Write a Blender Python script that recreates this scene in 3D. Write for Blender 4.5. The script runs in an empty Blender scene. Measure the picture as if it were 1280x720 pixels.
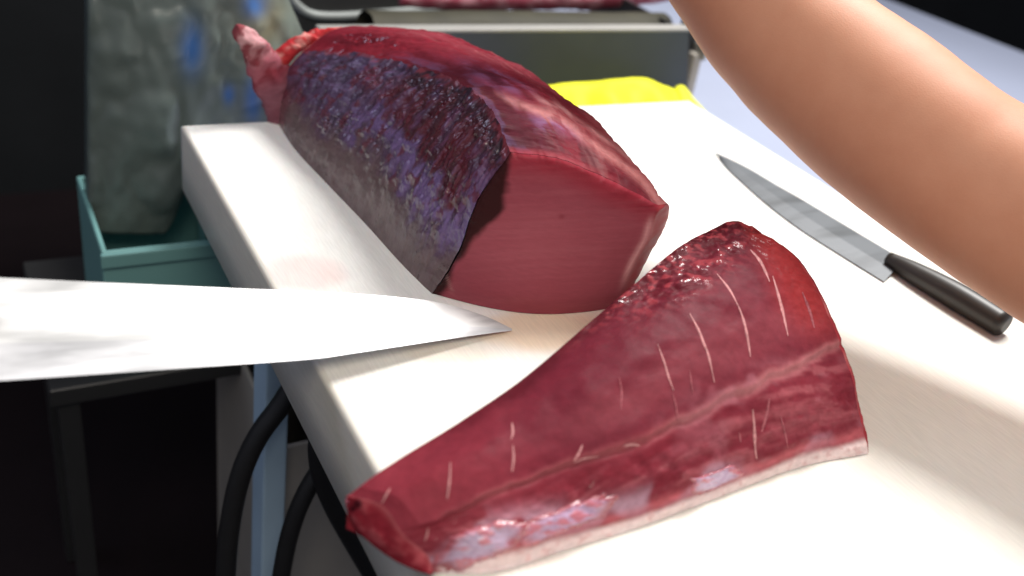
import bpy, bmesh, math, random
import numpy as np
from mathutils import Vector, Matrix
from mathutils.bvhtree import BVHTree

random.seed(7)
rng = np.random.default_rng(7)
scene = bpy.context.scene
COL = scene.collection

# ------------------------------------------------------------------ camera
FPX = 1200.0
RC = np.array([[0.87158494, -0.13069399, 0.47250266],
               [-0.46764199, -0.51091991, 0.7212987],
               [0.14714162, -0.84963517, -0.5064281]])   # world = RC @ (right, down, forward)
CAM = np.array([0.0, 0.0, 0.42])
cam_data = bpy.data.cameras.new("camera")
cam = bpy.data.objects.new("camera", cam_data)
COL.objects.link(cam)
cam_data.sensor_width = 36.0
cam_data.lens = FPX / 1280 * 36
cam_data.clip_start, cam_data.clip_end = 0.02, 50
r_, u_, b_ = RC @ [1, 0, 0], RC @ [0, -1, 0], RC @ [0, 0, -1]
cam.matrix_world = Matrix(((r_[0], u_[0], b_[0], CAM[0]), (r_[1], u_[1], b_[1], CAM[1]),
                           (r_[2], u_[2], b_[2], CAM[2]), (0, 0, 0, 1)))
cam_data.dof.use_dof = True
cam_data.dof.focus_distance = 0.78
cam_data.dof.aperture_fstop = 3.6
scene.camera = cam

# ------------------------------------------------------------------ world, lamps, exposure
world = bpy.data.worlds.new("World")
scene.world = world
world.use_nodes = True
bg = world.node_tree.nodes["Background"]
bg.inputs[0].default_value = (0.80, 0.84, 1.0, 1)
bg.inputs[1].default_value = 0.33


def area_lamp(name, loc, target, sx, sy, watts, color):
    d = bpy.data.lights.new(name, 'AREA')
    d.shape = 'RECTANGLE'
    d.size, d.size_y = sx, sy
    d.energy = watts
    d.color = color
    o = bpy.data.objects.new(name, d)
    o.location = loc
    o.rotation_euler = (Vector(target) - Vector(loc)).to_track_quat('-Z', 'Y').to_euler()
    COL.objects.link(o)
    return o


area_lamp("key_lamp", (1.50, 1.10, 1.60), (0.45, 0.65, 0), 0.70, 0.60, 72, (1.0, 0.98, 0.95))
area_lamp("warm_lamp", (0.02, -0.45, 1.25), (0.40, 0.5, 0), 0.8, 0.6, 17, (1.0, 0.90, 0.78))
area_lamp("cool_fill", (-0.60, 1.55, 1.10), (0.36, 0.85, 0.08), 0.5, 0.4, 3.0, (0.66, 0.72, 1.0))  # fill added at the back left for the violet sheen on the skin
scene.view_settings.view_transform = 'Standard'
scene.view_settings.look = 'None'
scene.view_settings.exposure = 0.0
scene.view_settings.gamma = 1.0


# ------------------------------------------------------------------ photo pixel -> world helpers
def ray(x, y):
    return RC @ np.array([x - 640.0, y - 360.0, FPX])


def onz(x, y, z=0.0):
    d = ray(x, y)
    return CAM + d * ((z - CAM[2]) / d[2])


def ony(x, y, Y):
    d = ray(x, y)
    return CAM + d * ((Y - CAM[1]) / d[1])


def onplane(x, y, p0, n):
    d = ray(x, y)
    return CAM + d * (np.dot(np.asarray(p0) - CAM, n) / np.dot(d, n))


def atd(x, y, dist):
    d = ray(x, y)
    return CAM + d / np.linalg.norm(d) * dist


def proj(p):
    c = (np.asarray(p) - CAM) @ RC
    return 640 + FPX * c[..., 0] / c[..., 2], 360 + FPX * c[..., 1] / c[..., 2]


# ------------------------------------------------------------------ numpy noise
def _hash(ix, iy, iz, seed):
    h = (ix.astype(np.int64) * 374761393 + iy.astype(np.int64) * 668265263 +
         iz.astype(np.int64) * 2147483647 + seed * 974711) & 0xffffffff
    h = ((h ^ (h >> 13)) * 1274126177) & 0xffffffff
    h = (h ^ (h >> 16)) & 0xffffffff
    return h / 4294967295.0


def vnoise(p, seed=0):
    p = np.asarray(p, float)
    i = np.floor(p)
    f = p - i
    f = f * f * (3 - 2 * f)
    i = i.astype(np.int64)
    out = 0
    for dx in (0, 1):
        for dy in (0, 1):
            for dz in (0, 1):
                w = (f[..., 0] if dx else 1 - f[..., 0]) * (f[..., 1] if dy else 1 - f[..., 1]) * \
                    (f[..., 2] if dz else 1 - f[..., 2])
                out = out + w * _hash(i[..., 0] + dx, i[..., 1] + dy, i[..., 2] + dz, seed)
    return out


def fbm(p, octaves=4, seed=0, gain=0.5):
    a, s, t = 1.0, 0.0, 0.0
    p = np.asarray(p, float)
    for k in range(octaves):
        s = s + a * vnoise(p * 2 ** k, seed + k)
        t += a
        a *= gain
    return s / t


def sstep(a, b, x):
    t = np.clip((x - a) / (b - a), 0, 1)
    return t * t * (3 - 2 * t)


def srgb(r, g, b):
    c = np.array([r, g, b]) / 255.0
    return np.where(c <= 0.04045, c / 12.92, ((c + 0.055) / 1.055) ** 2.4)


def mix(a, b, w):
    w = np.asarray(w)[..., None]
    return a * (1 - w) + np.asarray(b) * w


def crom(pts, n, closed=False):
    """Catmull-Rom through pts, n samples, arc-length like spacing."""
    pts = np.asarray(pts, float)
    P = np.vstack([2 * pts[0] - pts[1], pts, 2 * pts[-1] - pts[-2]])
    m = len(pts) - 1
    dense = []
    for k in range(m):
        p0, p1, p2, p3 = P[k], P[k + 1], P[k + 2], P[k + 3]
        for t in np.linspace(0, 1, 24, endpoint=False):
            dense.append(0.5 * ((2 * p1) + (-p0 + p2) * t + (2 * p0 - 5 * p1 + 4 * p2 - p3) * t * t +
                                (-p0 + 3 * p1 - 3 * p2 + p3) * t ** 3))
    dense.append(pts[-1])
    dense = np.array(dense)
    L = np.concatenate([[0], np.cumsum(np.linalg.norm(np.diff(dense, axis=0), axis=1))])
    s = np.linspace(0, L[-1], n)
    return np.stack([np.interp(s, L, dense[:, k]) for k in range(dense.shape[1])], 1)


def interp_rows(keys, n):
    """keys: (K, P, D) -> (n, P, D), Catmull-Rom in the first axis (uniform)."""
    keys = np.asarray(keys, float)
    K = len(keys)
    P = np.concatenate([[2 * keys[0] - keys[1]], keys, [2 * keys[-1] - keys[-2]]])
    out = []
    for v in np.linspace(0, K - 1, n):
        k = min(int(v), K - 2)
        t = v - k
        p0, p1, p2, p3 = P[k], P[k + 1], P[k + 2], P[k + 3]
        out.append(0.5 * ((2 * p1) + (-p0 + p2) * t + (2 * p0 - 5 * p1 + 4 * p2 - p3) * t * t +
                          (-p0 + 3 * p1 - 3 * p2 + p3) * t ** 3))
    return np.array(out)


# ------------------------------------------------------------------ object helpers
def link(o, parent=None):
    COL.objects.link(o)
    if parent is not None:
        o.parent = parent
        o.matrix_parent_inverse = Matrix.Translation(-Vector(parent.location))
    return o


def thing(name, label, cat, loc=(0, 0, 0), group=None):
    o = bpy.data.objects.new(name, None)
    o.empty_display_size = 0.02
    o.location = loc
    COL.objects.link(o)
    return tag(o, label, cat, group)


def tag(o, label, cat, group=None):
    o['label'] = label
    o['category'] = cat
    if group:
        o['group'] = group
    return o


def mesh(name, V, F, mat, parent=None, col=None, smooth=True, label=None, extra=None):
    me = bpy.data.meshes.new(name)
    me.from_pydata([tuple(map(float, v)) for v in V], [], [tuple(map(int, f)) for f in F])
    if smooth:
        me.polygons.foreach_set('use_smooth', [True] * len(me.polygons))
    if col is not None:
        a = me.color_attributes.new('pigment', 'FLOAT_COLOR', 'POINT')
        c = np.ones((len(V), 4))
        c[:, :3] = np.clip(np.asarray(col).reshape(-1, 3), 0, 1)
        a.data.foreach_set('color', c.ravel())
    for key, val in (extra or {}).items():
        a = me.attributes.new(key, 'FLOAT', 'POINT')
        a.data.foreach_set('value', np.asarray(val, float).ravel())
    me.materials.append(mat)
    me.update()
    o = bpy.data.objects.new(name, me)
    if label:
        o['label'] = label
    return link(o, parent)


def grid_faces(n, m, off=0, flip=False):
    f = []
    for i in range(n - 1):
        for j in range(m - 1):
            q = [off + i * m + j, off + i * m + j + 1, off + (i + 1) * m + j + 1, off + (i + 1) * m + j]
            f.append(q[::-1] if flip else q)
    return f


def bm_obj(name, bm, mat, parent=None, smooth=False, label=None):
    me = bpy.data.meshes.new(name)
    bmesh.ops.recalc_face_normals(bm, faces=bm.faces[:])
    bm.to_mesh(me)
    bm.free()
    if smooth:
        me.polygons.foreach_set('use_smooth', [True] * len(me.polygons))
    me.materials.append(mat)
    o = bpy.data.objects.new(name, me)
    if label:
        o['label'] = label
    return link(o, parent)


def box_bm(x0, x1, y0, y1, z0, z1, bevel=0.0, seg=3):
    bm = bmesh.new()
    bmesh.ops.create_cube(bm, size=1)
    for v in bm.verts:
        v.co = Vector(((x0 + x1) / 2 + v.co.x * (x1 - x0), (y0 + y1) / 2 + v.co.y * (y1 - y0),
                       (z0 + z1) / 2 + v.co.z * (z1 - z0)))
    if bevel:
        bmesh.ops.bevel(bm, geom=bm.edges[:], offset=bevel, segments=seg, profile=0.5, affect='EDGES')
    return bm


def hexa_bm(c8, bevel=0.0, seg=2):
    """8 corners: bottom 4 in loop order then top 4."""
    bm = bmesh.new()
    v = [bm.verts.new(tuple(map(float, c))) for c in c8]
    for f in ((3, 2, 1, 0), (4, 5, 6, 7), (0, 1, 5, 4), (1, 2, 6, 5), (2, 3, 7, 6), (3, 0, 4, 7)):
        bm.faces.new([v[k] for k in f])
    if bevel:
        bmesh.ops.bevel(bm, geom=bm.edges[:], offset=bevel, segments=seg, profile=0.5, affect='EDGES')
    return bm


def tube(pts, radii, seg=20, n=40, squash=None):
    """Verts and faces of a capped tapered tube through pts."""
    data = np.hstack([np.asarray(pts, float), np.asarray(radii, float)[:, None]])
    d = crom(data, n)
    C, R = d[:, :3], d[:, 3]
    T = np.gradient(C, axis=0)
    T /= np.linalg.norm(T, axis=1)[:, None]
    ref = np.array([0.0, 0, 1.0]) if abs(T[0][2]) < 0.9 else np.array([1.0, 0, 0])
    V = []
    a = np.cross(T[0], ref)
    for i in range(n):
        a = a - T[i] * np.dot(a, T[i])
        a /= np.linalg.norm(a)
        b = np.cross(T[i], a)
        for k in range(seg):
            t = 2 * math.pi * k / seg
            V.append(C[i] + R[i] * (a * math.cos(t) + b * math.sin(t)))
    F = []
    for i in range(n - 1):
        for k in range(seg):
            k2 = (k + 1) % seg
            F.append((i * seg + k, i * seg + k2, (i + 1) * seg + k2, (i + 1) * seg + k))
    F.append(tuple(range(seg))[::-1])
    F.append(tuple((n - 1) * seg + k for k in range(seg)))
    return V, F


# ------------------------------------------------------------------ materials
def new_mat(name):
    m = bpy.data.materials.new(name)
    m.use_nodes = True
    return m, m.node_tree, m.node_tree.nodes["Principled BSDF"]


def plain(name, color, rough=0.5, metal=0.0, var=0.12, scale=30, bump=0.0, bscale=200, spec=0.5):
    m, nt, p = new_mat(name)
    n = nt.nodes
    tc = n.new('ShaderNodeTexCoord')
    no = n.new('ShaderNodeTexNoise')
    no.inputs['Scale'].default_value = scale
    no.inputs['Detail'].default_value = 5
    nt.links.new(tc.outputs['Object'], no.inputs['Vector'])
    mx = n.new('ShaderNodeMix')
    mx.data_type = 'RGBA'
    c = np.asarray(color, float)
    mx.inputs[6].default_value = (*np.clip(c * (1 - var), 0, 1), 1)
    mx.inputs[7].default_value = (*np.clip(c * (1 + var), 0, 1), 1)
    nt.links.new(no.outputs['Fac'], mx.inputs[0])
    nt.links.new(mx.outputs[2], p.inputs['Base Color'])
    p.inputs['Roughness'].default_value = rough
    p.inputs['Metallic'].default_value = metal
    p.inputs['Specular IOR Level'].default_value = spec
    if bump:
        n2 = n.new('ShaderNodeTexNoise')
        n2.inputs['Scale'].default_value = bscale
        n2.inputs['Detail'].default_value = 4
        nt.links.new(tc.outputs['Object'], n2.inputs['Vector'])
        bp = n.new('ShaderNodeBump')
        bp.inputs['Strength'].default_value = bump
        bp.inputs['Distance'].default_value = 0.002
        nt.links.new(n2.outputs['Fac'], bp.inputs['Height'])
        nt.links.new(bp.outputs[0], p.inputs['Normal'])
    return m


def meat(name, rough=0.3, sss=0.25, bump=0.35, bscale=320, stretch=(1, 1, 1), coat=0.3, dist=0.0012, rvar=0.14, spec=0.5, crough=0.10, grain=0.5):
    """Wet flesh: pigment from the mesh, fibre relief, uneven gloss."""
    m, nt, p = new_mat(name)
    n = nt.nodes
    at = n.new('ShaderNodeAttribute')
    at.attribute_name = 'pigment'
    tc = n.new('ShaderNodeTexCoord')
    mp = n.new('ShaderNodeMapping')
    mp.inputs['Scale'].default_value = stretch
    nt.links.new(tc.outputs['Object'], mp.inputs['Vector'])
    no = n.new('ShaderNodeTexNoise')
    no.inputs['Scale'].default_value = bscale
    no.inputs['Detail'].default_value = 6
    no.inputs['Roughness'].default_value = 0.6
    nt.links.new(mp.outputs[0], no.inputs['Vector'])
    hs = n.new('ShaderNodeMix')
    hs.data_type = 'RGBA'
    hs.blend_type = 'MULTIPLY'
    hs.inputs[0].default_value = grain
    rmp = n.new('ShaderNodeValToRGB')
    rmp.color_ramp.elements[0].position = 0.3
    rmp.color_ramp.elements[0].color = (0.68, 0.62, 0.62, 1)
    rmp.color_ramp.elements[1].position = 0.72
    rmp.color_ramp.elements[1].color = (1.2, 1.15, 1.15, 1)
    nt.links.new(no.outputs['Fac'], rmp.inputs[0])
    nt.links.new(at.outputs['Color'], hs.inputs[6])
    nt.links.new(rmp.outputs[0], hs.inputs[7])
    nt.links.new(hs.outputs[2], p.inputs['Base Color'])
    n3 = n.new('ShaderNodeTexNoise')
    n3.inputs['Scale'].default_value = bscale * 0.3
    n3.inputs['Detail'].default_value = 3
    nt.links.new(tc.outputs['Object'], n3.inputs['Vector'])
    mr = n.new('ShaderNodeMapRange')
    mr.inputs[1].default_value = 0.3
    mr.inputs[2].default_value = 0.7
    mr.inputs[3].default_value = max(0.05, rough - rvar)
    mr.inputs[4].default_value = rough + rvar
    nt.links.new(n3.outputs['Fac'], mr.inputs[0])
    nt.links.new(mr.outputs[0], p.inputs['Roughness'])
    bp = n.new('ShaderNodeBump')
    bp.inputs['Strength'].default_value = bump
    bp.inputs['Distance'].default_value = dist
    nt.links.new(no.outputs['Fac'], bp.inputs['Height'])
    nt.links.new(bp.outputs[0], p.inputs['Normal'])
    p.inputs['Subsurface Weight'].default_value = sss
    p.inputs['Subsurface Radius'].default_value = (1.0, 0.35, 0.3)
    p.inputs['Subsurface Scale'].default_value = 0.006
    wa = n.new('ShaderNodeAttribute')
    wa.attribute_name = 'wet'
    ma = n.new('ShaderNodeMath')
    ma.operation = 'ADD'
    ma.use_clamp = True
    ma.inputs[1].default_value = coat
    nt.links.new(wa.outputs['Fac'], ma.inputs[0])
    nt.links.new(ma.outputs[0], p.inputs['Coat Weight'])
    p.inputs['Coat Roughness'].default_value = crough
    p.inputs['Specular IOR Level'].default_value = spec
    return m


M = {}
M['skin'] = meat('wet_dark_skin', rough=0.40, sss=0.0, bump=0.40, bscale=230, stretch=(1, 1.4, 0.28), coat=0.22, dist=0.0013, crough=0.22)
M['flesh'] = meat('wet_red_flesh', rough=0.52, sss=0.18, bump=0.16, bscale=240, stretch=(0.6, 0.6, 1), coat=0.0, spec=0.05, rvar=0.06)
M['cut'] = meat('cut_tuna', rough=0.46, sss=0.25, bump=0.05, bscale=300, stretch=(0.35, 0.35, 1.6), coat=0.0, rvar=0.06, spec=0.10, grain=0.24)
M['fat'] = meat('pale_membrane', rough=0.30, sss=0.3, bump=0.15, bscale=300, coat=0.3)

M['steel'] = plain('brushed_steel', (0.058, 0.068, 0.082), 0.75, 0.0, 0.15, 18, 0.05, 120)
M['rim'] = plain('steel_rim', (0.34, 0.33, 0.31), 0.5, 0.3, 0.1, 30)
M['dark_steel'] = plain('dark_steel', (0.03, 0.03, 0.03), 0.5, 0.3)
M['counter'] = plain('counter_sheet', (0.30, 0.33, 0.43), 0.5, 0.0, 0.06, 6, 0.05, 80)
M['floor'] = plain('dark_floor', (0.010, 0.006, 0.007), 0.6, 0.0, 0.5, 4, 0.2, 40, spec=0.2)
M['wall'] = plain('dark_wall', (0.012, 0.013, 0.014), 0.8, 0.0, 0.3, 5, spec=0.1)
M['blue_paint'] = plain('pale_blue_paint', (0.42, 0.58, 0.72), 0.5, 0.0, 0.15, 12, 0.1, 60)
M['rubber'] = plain('black_rubber', (0.012, 0.012, 0.013), 0.5, 0.0, 0.3, 40, 0.1, 200)
M['grey_plastic'] = plain('grey_plastic', (0.38, 0.35, 0.31), 0.55, 0.0, 0.2, 10, 0.1, 60)
M['teal_plastic'] = plain('teal_plastic', (0.14, 0.30, 0.29), 0.5, 0.0, 0.1, 10)
M['yellow'] = plain('yellow_plastic', (0.76, 0.75, 0.03), 0.6, 0.0, 0.10, 25, 0.15, 60, spec=0.15)
M['handle_wood'] = plain('dark_handle', (0.03, 0.025, 0.02), 0.45, 0.0, 0.3, 60)


def board_material():
    m, nt, p = new_mat('white_polyethylene')
    n = nt.nodes
    at = n.new('ShaderNodeAttribute')
    at.attribute_name = 'pigment'
    tc = n.new('ShaderNodeTexCoord')
    mp = n.new('ShaderNodeMapping')
    mp.inputs['Scale'].default_value = (14, 1.2, 14)
    mp.inputs['Rotation'].default_value = (0, 0, 0.5)
    nt.links.new(tc.outputs['Object'], mp.inputs['Vector'])
    sc = n.new('ShaderNodeTexNoise')
    sc.inputs['Scale'].default_value = 40
    sc.inputs['Detail'].default_value = 6
    nt.links.new(mp.outputs[0], sc.inputs['Vector'])
    mr = n.new('ShaderNodeMapRange')
    mr.inputs[1].default_value = 0.3
    mr.inputs[2].default_value = 0.7
    mr.inputs[3].default_value = 0.90
    mr.inputs[4].default_value = 1.02
    nt.links.new(sc.outputs['Fac'], mr.inputs[0])
    mx = n.new('ShaderNodeVectorMath')
    mx.operation = 'SCALE'
    nt.links.new(at.outputs['Color'], mx.inputs[0])
    nt.links.new(mr.outputs[0], mx.inputs['Scale'])
    nt.links.new(mx.outputs[0], p.inputs['Base Color'])
    bp = n.new('ShaderNodeBump')
    bp.inputs['Strength'].default_value = 0.12
    bp.inputs['Distance'].default_value = 0.0006
    nt.links.new(sc.outputs['Fac'], bp.inputs['Height'])
    nt.links.new(bp.outputs[0], p.inputs['Normal'])
    p.inputs['Roughness'].default_value = 0.42
    p.inputs['Subsurface Weight'].default_value = 0.1
    p.inputs['Subsurface Scale'].default_value = 0.004
    return m


M['board'] = board_material()


def blade_material(name, base, rough, metal=1.0):
    m, nt, p = new_mat(name)
    n = nt.nodes
    tc = n.new('ShaderNodeTexCoord')
    mp = n.new('ShaderNodeMapping')
    mp.inputs['Scale'].default_value = (2, 40, 40)
    nt.links.new(tc.outputs['Object'], mp.inputs['Vector'])
    no = n.new('ShaderNodeTexNoise')
    no.inputs['Scale'].default_value = 12
    no.inputs['Detail'].default_value = 5
    nt.links.new(mp.outputs[0], no.inputs['Vector'])
    mr = n.new('ShaderNodeMapRange')
    mr.inputs[3].default_value = rough - 0.03
    mr.inputs[4].default_value = rough + 0.05
    nt.links.new(no.outputs['Fac'], mr.inputs[0])
    nt.links.new(mr.outputs[0], p.inputs['Roughness'])
    n2 = n.new('ShaderNodeTexNoise')
    n2.inputs['Scale'].default_value = 5
    n2.inputs['Detail'].default_value = 4
    mp2 = n.new('ShaderNodeMapping')
    mp2.inputs['Scale'].default_value = (1.2, 9, 9)
    nt.links.new(tc.outputs['Object'], mp2.inputs['Vector'])
    nt.links.new(mp2.outputs[0], n2.inputs['Vector'])
    cr = n.new('ShaderNodeValToRGB')
    cr.color_ramp.elements[0].position = 0.36
    cr.color_ramp.elements[0].color = (*[0.55 * v for v in base], 1)
    cr.color_ramp.elements[1].position = 0.56
    cr.color_ramp.elements[1].color = (*base, 1)
    nt.links.new(n2.outputs['Fac'], cr.inputs[0])
    nt.links.new(cr.outputs[0], p.inputs['Base Color'])
    p.inputs['Metallic'].default_value = metal
    return m


M['blade_bright'] = blade_material('polished_blade', (0.72, 0.72, 0.71), 0.45, 0.45)
M['bevel_bright'] = blade_material('ground_bevel', (0.66, 0.66, 0.67), 0.40, 0.5)
M['blade_grey'] = blade_material('grey_blade', (0.11, 0.12, 0.13), 0.5, 0.2)
M['bevel_grey'] = blade_material('grey_bevel', (0.13, 0.14, 0.15), 0.5, 0.2)

# ------------------------------------------------------------------ setting
FLOOR_Z = -0.86
BT = 0.078          # board thickness
bmf = bmesh.new()
bmesh.ops.create_grid(bmf, x_segments=2, y_segments=2, size=6)
for v in bmf.verts:
    v.co.z = FLOOR_Z
fl = bm_obj('floor', bmf, M['floor'])
fl['kind'] = 'structure'
wl = bm_obj('wall', box_bm(-5, 5, 2.6, 2.7, FLOOR_Z, 2.6), M['wall'])
wl['kind'] = 'structure'

tb = thing('work_table', 'pale lavender white work counter on a pale blue leg, under the cutting board', 'table', (0.8, 0.8, FLOOR_Z))
bm_obj('table_top', box_bm(0.222, 2.2, 0.10, 1.9, -BT - 0.030, -BT - 0.0005, 0.003), M['counter'], tb)
LEGY = 0.78
LEGX = float(ony(337, 560, LEGY)[0])
for (lx, ly) in ((LEGX, LEGY), (0.9, 1.9), (2.1, 0.2), (2.1, 1.9)):
    bm_obj('leg', box_bm(lx - 0.0125, lx + 0.0125, ly - 0.022, ly + 0.022, FLOOR_Z, -BT - 0.031, 0.003), M['blue_paint'], tb)


# ------------------------------------------------------------------ cutting board
def build_board():
    x0, x1, y0, y1 = 0.197, 0.885, 0.10, 0.987
    r = 0.005
    nx, ny = 170, 210
    X = np.linspace(x0 + r, x1 - r, nx)
    Y = np.linspace(y0 + r, y1 - r, ny)
    V = np.array([(x, y, 0.0) for x in X for y in Y])
    px, py = proj(V)
    n1 = fbm(V * 14, 4, 3)
    n2 = fbm(V * 40, 3, 9)
    c = np.ones((len(V), 3)) * np.array([0.83, 0.82, 0.78])
    c = mix(c, (0.80, 0.765, 0.68), 0.75 * sstep(0.62, 0.42, V[:, 1]))          # warmer light at the near end, put into the colour

    def blot(cx, cy, rx, ry, colr, amt):
        nonlocal c
        d = ((px - cx) / rx) ** 2 + ((py - cy) / ry) ** 2
        c = mix(c, colr, amt * sstep(1.4, 0.2, d + 0.9 * (n1 - 0.5) + 0.5 * (n2 - 0.5)))
    blot(372, 340, 60, 22, (0.78, 0.55, 0.52), 0.55)
    blot(690, 412, 105, 26, (0.80, 0.60, 0.40), 0.75)
    blot(560, 440, 60, 14, (0.80, 0.68, 0.52), 0.35)
    blot(760, 395, 60, 12, (0.75, 0.42, 0.36), 0.35)
    blot(690, 706, 120, 10, (0.76, 0.55, 0.50), 0.25)
    blot(488, 439, 3.0, 2.2, (0.35, 0.25, 0.18), 0.9)
    c = c * (0.985 + 0.03 * n2[:, None])
    F = grid_faces(nx, ny, flip=True)
    # rounded rim, sides and underside
    loops = []
    base = [(i, 0) for i in range(nx)] + [(nx - 1, j) for j in range(1, ny)] + \
           [(i, ny - 1) for i in range(nx - 2, -1, -1)] + [(0, j) for j in range(ny - 2, 0, -1)]
    loop = [i * ny + j for i, j in base]
    V = list(map(tuple, V))
    cl = list(map(tuple, c))
    cx, cy = (x0 + x1) / 2, (y0 + y1) / 2
    steps = [(r * math.sin(a), -r * (1 - math.cos(a))) for a in np.linspace(0.3, math.pi / 2, 5)]
    steps += [(r, -BT * 0.5), (r, -BT + 0.003), (r - 0.003, -BT)]
    prev = loop
    for (o, z) in steps:
        cur = []
        for k, (i, j) in enumerate(base):
            x, y = X[i], Y[j]
            ox = o if i == nx - 1 else (-o if i == 0 else 0)
            oy = o if j == ny - 1 else (-o if j == 0 else 0)
            cur.append(len(V))
            V.append((x + ox, y + oy, z))
            cl.append((0.74, 0.71, 0.63))
        for k in range(len(base)):
            k2 = (k + 1) % len(base)
            F.append((prev[k2], prev[k], cur[k], cur[k2]))
        prev = cur
    F.append(tuple(prev))
    o = mesh('cutting_board', V, F, M['board'], None, cl)
    tag(o, 'thick white plastic cutting board under both tuna pieces, with faint pink stains', 'cutting board')
    return o


build_board()

# ------------------------------------------------------------------ upright tuna loin with dark skin


def build_loin():
    # (base-left px, mid px, ridge px, top silhouette px, plane angle)
    keys = []
    rows = [((540, 368), (572, 285), (638, 190), (842, 268), -22.7),
            ((500, 328), (550, 232), (614, 138), (790, 203), -20),
            ((455, 278), (505, 178), (575, 103), (735, 147), -18),
            ((405, 226), (455, 140), (518, 82), (660, 93), -16),
            ((368, 186), (410, 115), (452, 68), (565, 50), -14),
            ((346, 152), (362, 104), (380, 64), (468, 36), -12)]
    for k, (b, m, r, t, a) in enumerate(rows):
        a = math.radians(a)
        u = np.array([math.cos(a), math.sin(a), 0])
        n = np.array([math.sin(a), -math.cos(a), 0])
        p0 = onz(*b)

        def uz(q):
            w = onplane(*q, p0, n)
            return np.array([np.dot(w - p0, u), w[2]])
        R_, T_ = uz(r), uz(t)
        if k == 0:
            sec = [(0, 0), (0.016, 0.040), tuple(uz((597, 250))), R_, uz((700, 198)), uz((765, 226)), uz((818, 254)), T_,
                   uz((838, 300)), uz((800, 365)), uz((770, 385))]
            sec[-1] = (sec[-1][0], 0.0)
        else:
            mid = 0.5 * R_
            nrm = np.array([-R_[1], R_[0]]) / np.linalg.norm(R_)
            sec = [(0, 0), mid * 0.56 + nrm * 0.007, mid * 1.35 + nrm * 0.009, R_, R_ + (T_ - R_) * 0.33 + np.array([0, 0.012]),
                   R_ + (T_ - R_) * 0.62 + np.array([0, 0.012]), R_ + (T_ - R_) * 0.86 + np.array([0, 0.006]), T_,
                   (T_[0] + 0.004, T_[1] * 0.66), (T_[0] - 0.006, T_[1] * 0.28), (T_[0] - 0.024, 0)]
        keys.append([p0 + u * s[0] + np.array([0, 0, s[1]]) for s in sec])
    keys = np.array(keys)
    # front base swells towards the viewer: cut leans out at the bottom
    NS = 300
    rows3 = interp_rows(keys, NS)
    nskin, ntop = 190, 230
    skin = np.array([crom(rw[:4], nskin) for rw in rows3])
    top = np.array([crom(rw[3:], ntop) for rw in rows3])
    s = np.linspace(0, 1, NS)[:, None]          # 0 front, 1 back
    ts = np.linspace(0, 1, nskin)[None, :]      # 0 base, 1 ridge
    tt = np.linspace(0, 1, ntop)[None, :]
    # ---- displacement shared along the ridge
    pxs, pys = proj(skin)
    nl = np.array([-0.80, -0.25, 0.55])
    edge = np.minimum(1, np.minimum(s * 30, (1 - s) * 14))
    q = np.stack([s * 78 + 0 * ts + 3.0 * fbm(np.stack([s * 14 + 0 * ts, ts * 10 + 0 * s, 0 * s * ts], -1), 3, 5),
                  ts * 6.5 + 0 * s, 0 * s * ts], -1)
    fib = fbm(q, 4, 11)
    q2 = np.stack([s * 34 + 0 * ts, ts * 16 + 0 * s, 0 * s * ts + 3], -1)
    lump = fbm(q2, 4, 21)
    amp = (0.25 + 0.75 * sstep(0.18, 0.40, ts)) * sstep(0, 0.05, ts)
    rough_w = sstep(0.30, 0.75, fbm(np.stack([s * 7 + 0 * ts, ts * 5 + 0 * s, 0 * s * ts + 8], -1), 3, 31))
    spots = np.clip(np.exp(-(((pxs - 425) / 26) ** 2 + ((pys - 152) / 18) ** 2)) + 0.6 * np.exp(-(((pxs - 540) / 12) ** 2 + ((pys - 285) / 16) ** 2)) + 0.8 * sstep(0.78, 0.92, ts) * sstep(0.66, 0.5, s), 0, 1)
    fine = fbm(np.stack([s * 150 + 0 * ts, ts * 46 + 0 * s, 0 * s * ts + 9], -1), 3, 23)
    dsk = ((fib - 0.5) * 0.0042 * (0.5 + 0.7 * rough_w) + (lump - 0.5) * 0.0060 + (fine - 0.5) * 0.0045 * spots) * amp
    ridge_bump = (fbm(np.stack([s * 55, 0 * s, 0 * s], -1), 3, 77) - 0.5) * 0.006 * edge
    fall = np.exp(-((1 - ts) / 0.06) ** 2)
    skin = skin + (dsk * edge * (1 - fall))[..., None] * nl + (ridge_bump * fall)[..., None] * np.array([0, 0, 1.0])
    falt = np.exp(-(tt / 0.04) ** 2)
    l2 = fbm(np.stack([s * 26 + 0 * tt, tt * 9 + 0 * s, 0 * s * tt + 5], -1), 4, 41)
    l3 = fbm(np.stack([s * 55 + 0 * tt, tt * 38 + 0 * s, 0 * s * tt + 6], -1), 3, 43)
    ptx, pty = proj(top)
    tw_ = np.clip(1.2 * np.exp(-(((ptx - 455) / 45) ** 2 + ((pty - 58) / 16) ** 2)), 0, 1)
    wtop = sstep(0.02, 0.12, tt) * sstep(1.0, 0.9, tt)
    dtop = ((l2 - 0.5) * 0.006 + (l3 - 0.5) * (0.0008 + 0.0085 * tw_)) * wtop * edge
    top = top + dtop[..., None] * np.array([0.35, -0.25, 0.9]) + (ridge_bump * falt)[..., None] * np.array([0, 0, 1.0])
    top[..., 2] = np.maximum(top[..., 2], 0.0)
    def strip_shift(P):
        qx, qy = proj(P)
        xs = np.interp(qy, [190, 255, 275, 300, 325, 345, 365, 392], [850, 824, 815, 808, 793, 783, 775, 768])
        return np.maximum(0, qx - xs) * 0.0008 * 0.9
    NOF = np.array([-0.386, -0.923, 0.0])
    rag = lambda A: (fbm(A * 110, 3, 57) - 0.5) * 0.007
    topr, skr = rag(top[0]), rag(skin[0])
    skr[-1] = topr[0]
    flat_skin, flat_top = skin[0].copy(), top[0].copy()
    top = top + (topr[None, :] * sstep(0.05, 0.0, s))[..., None] * NOF
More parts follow.
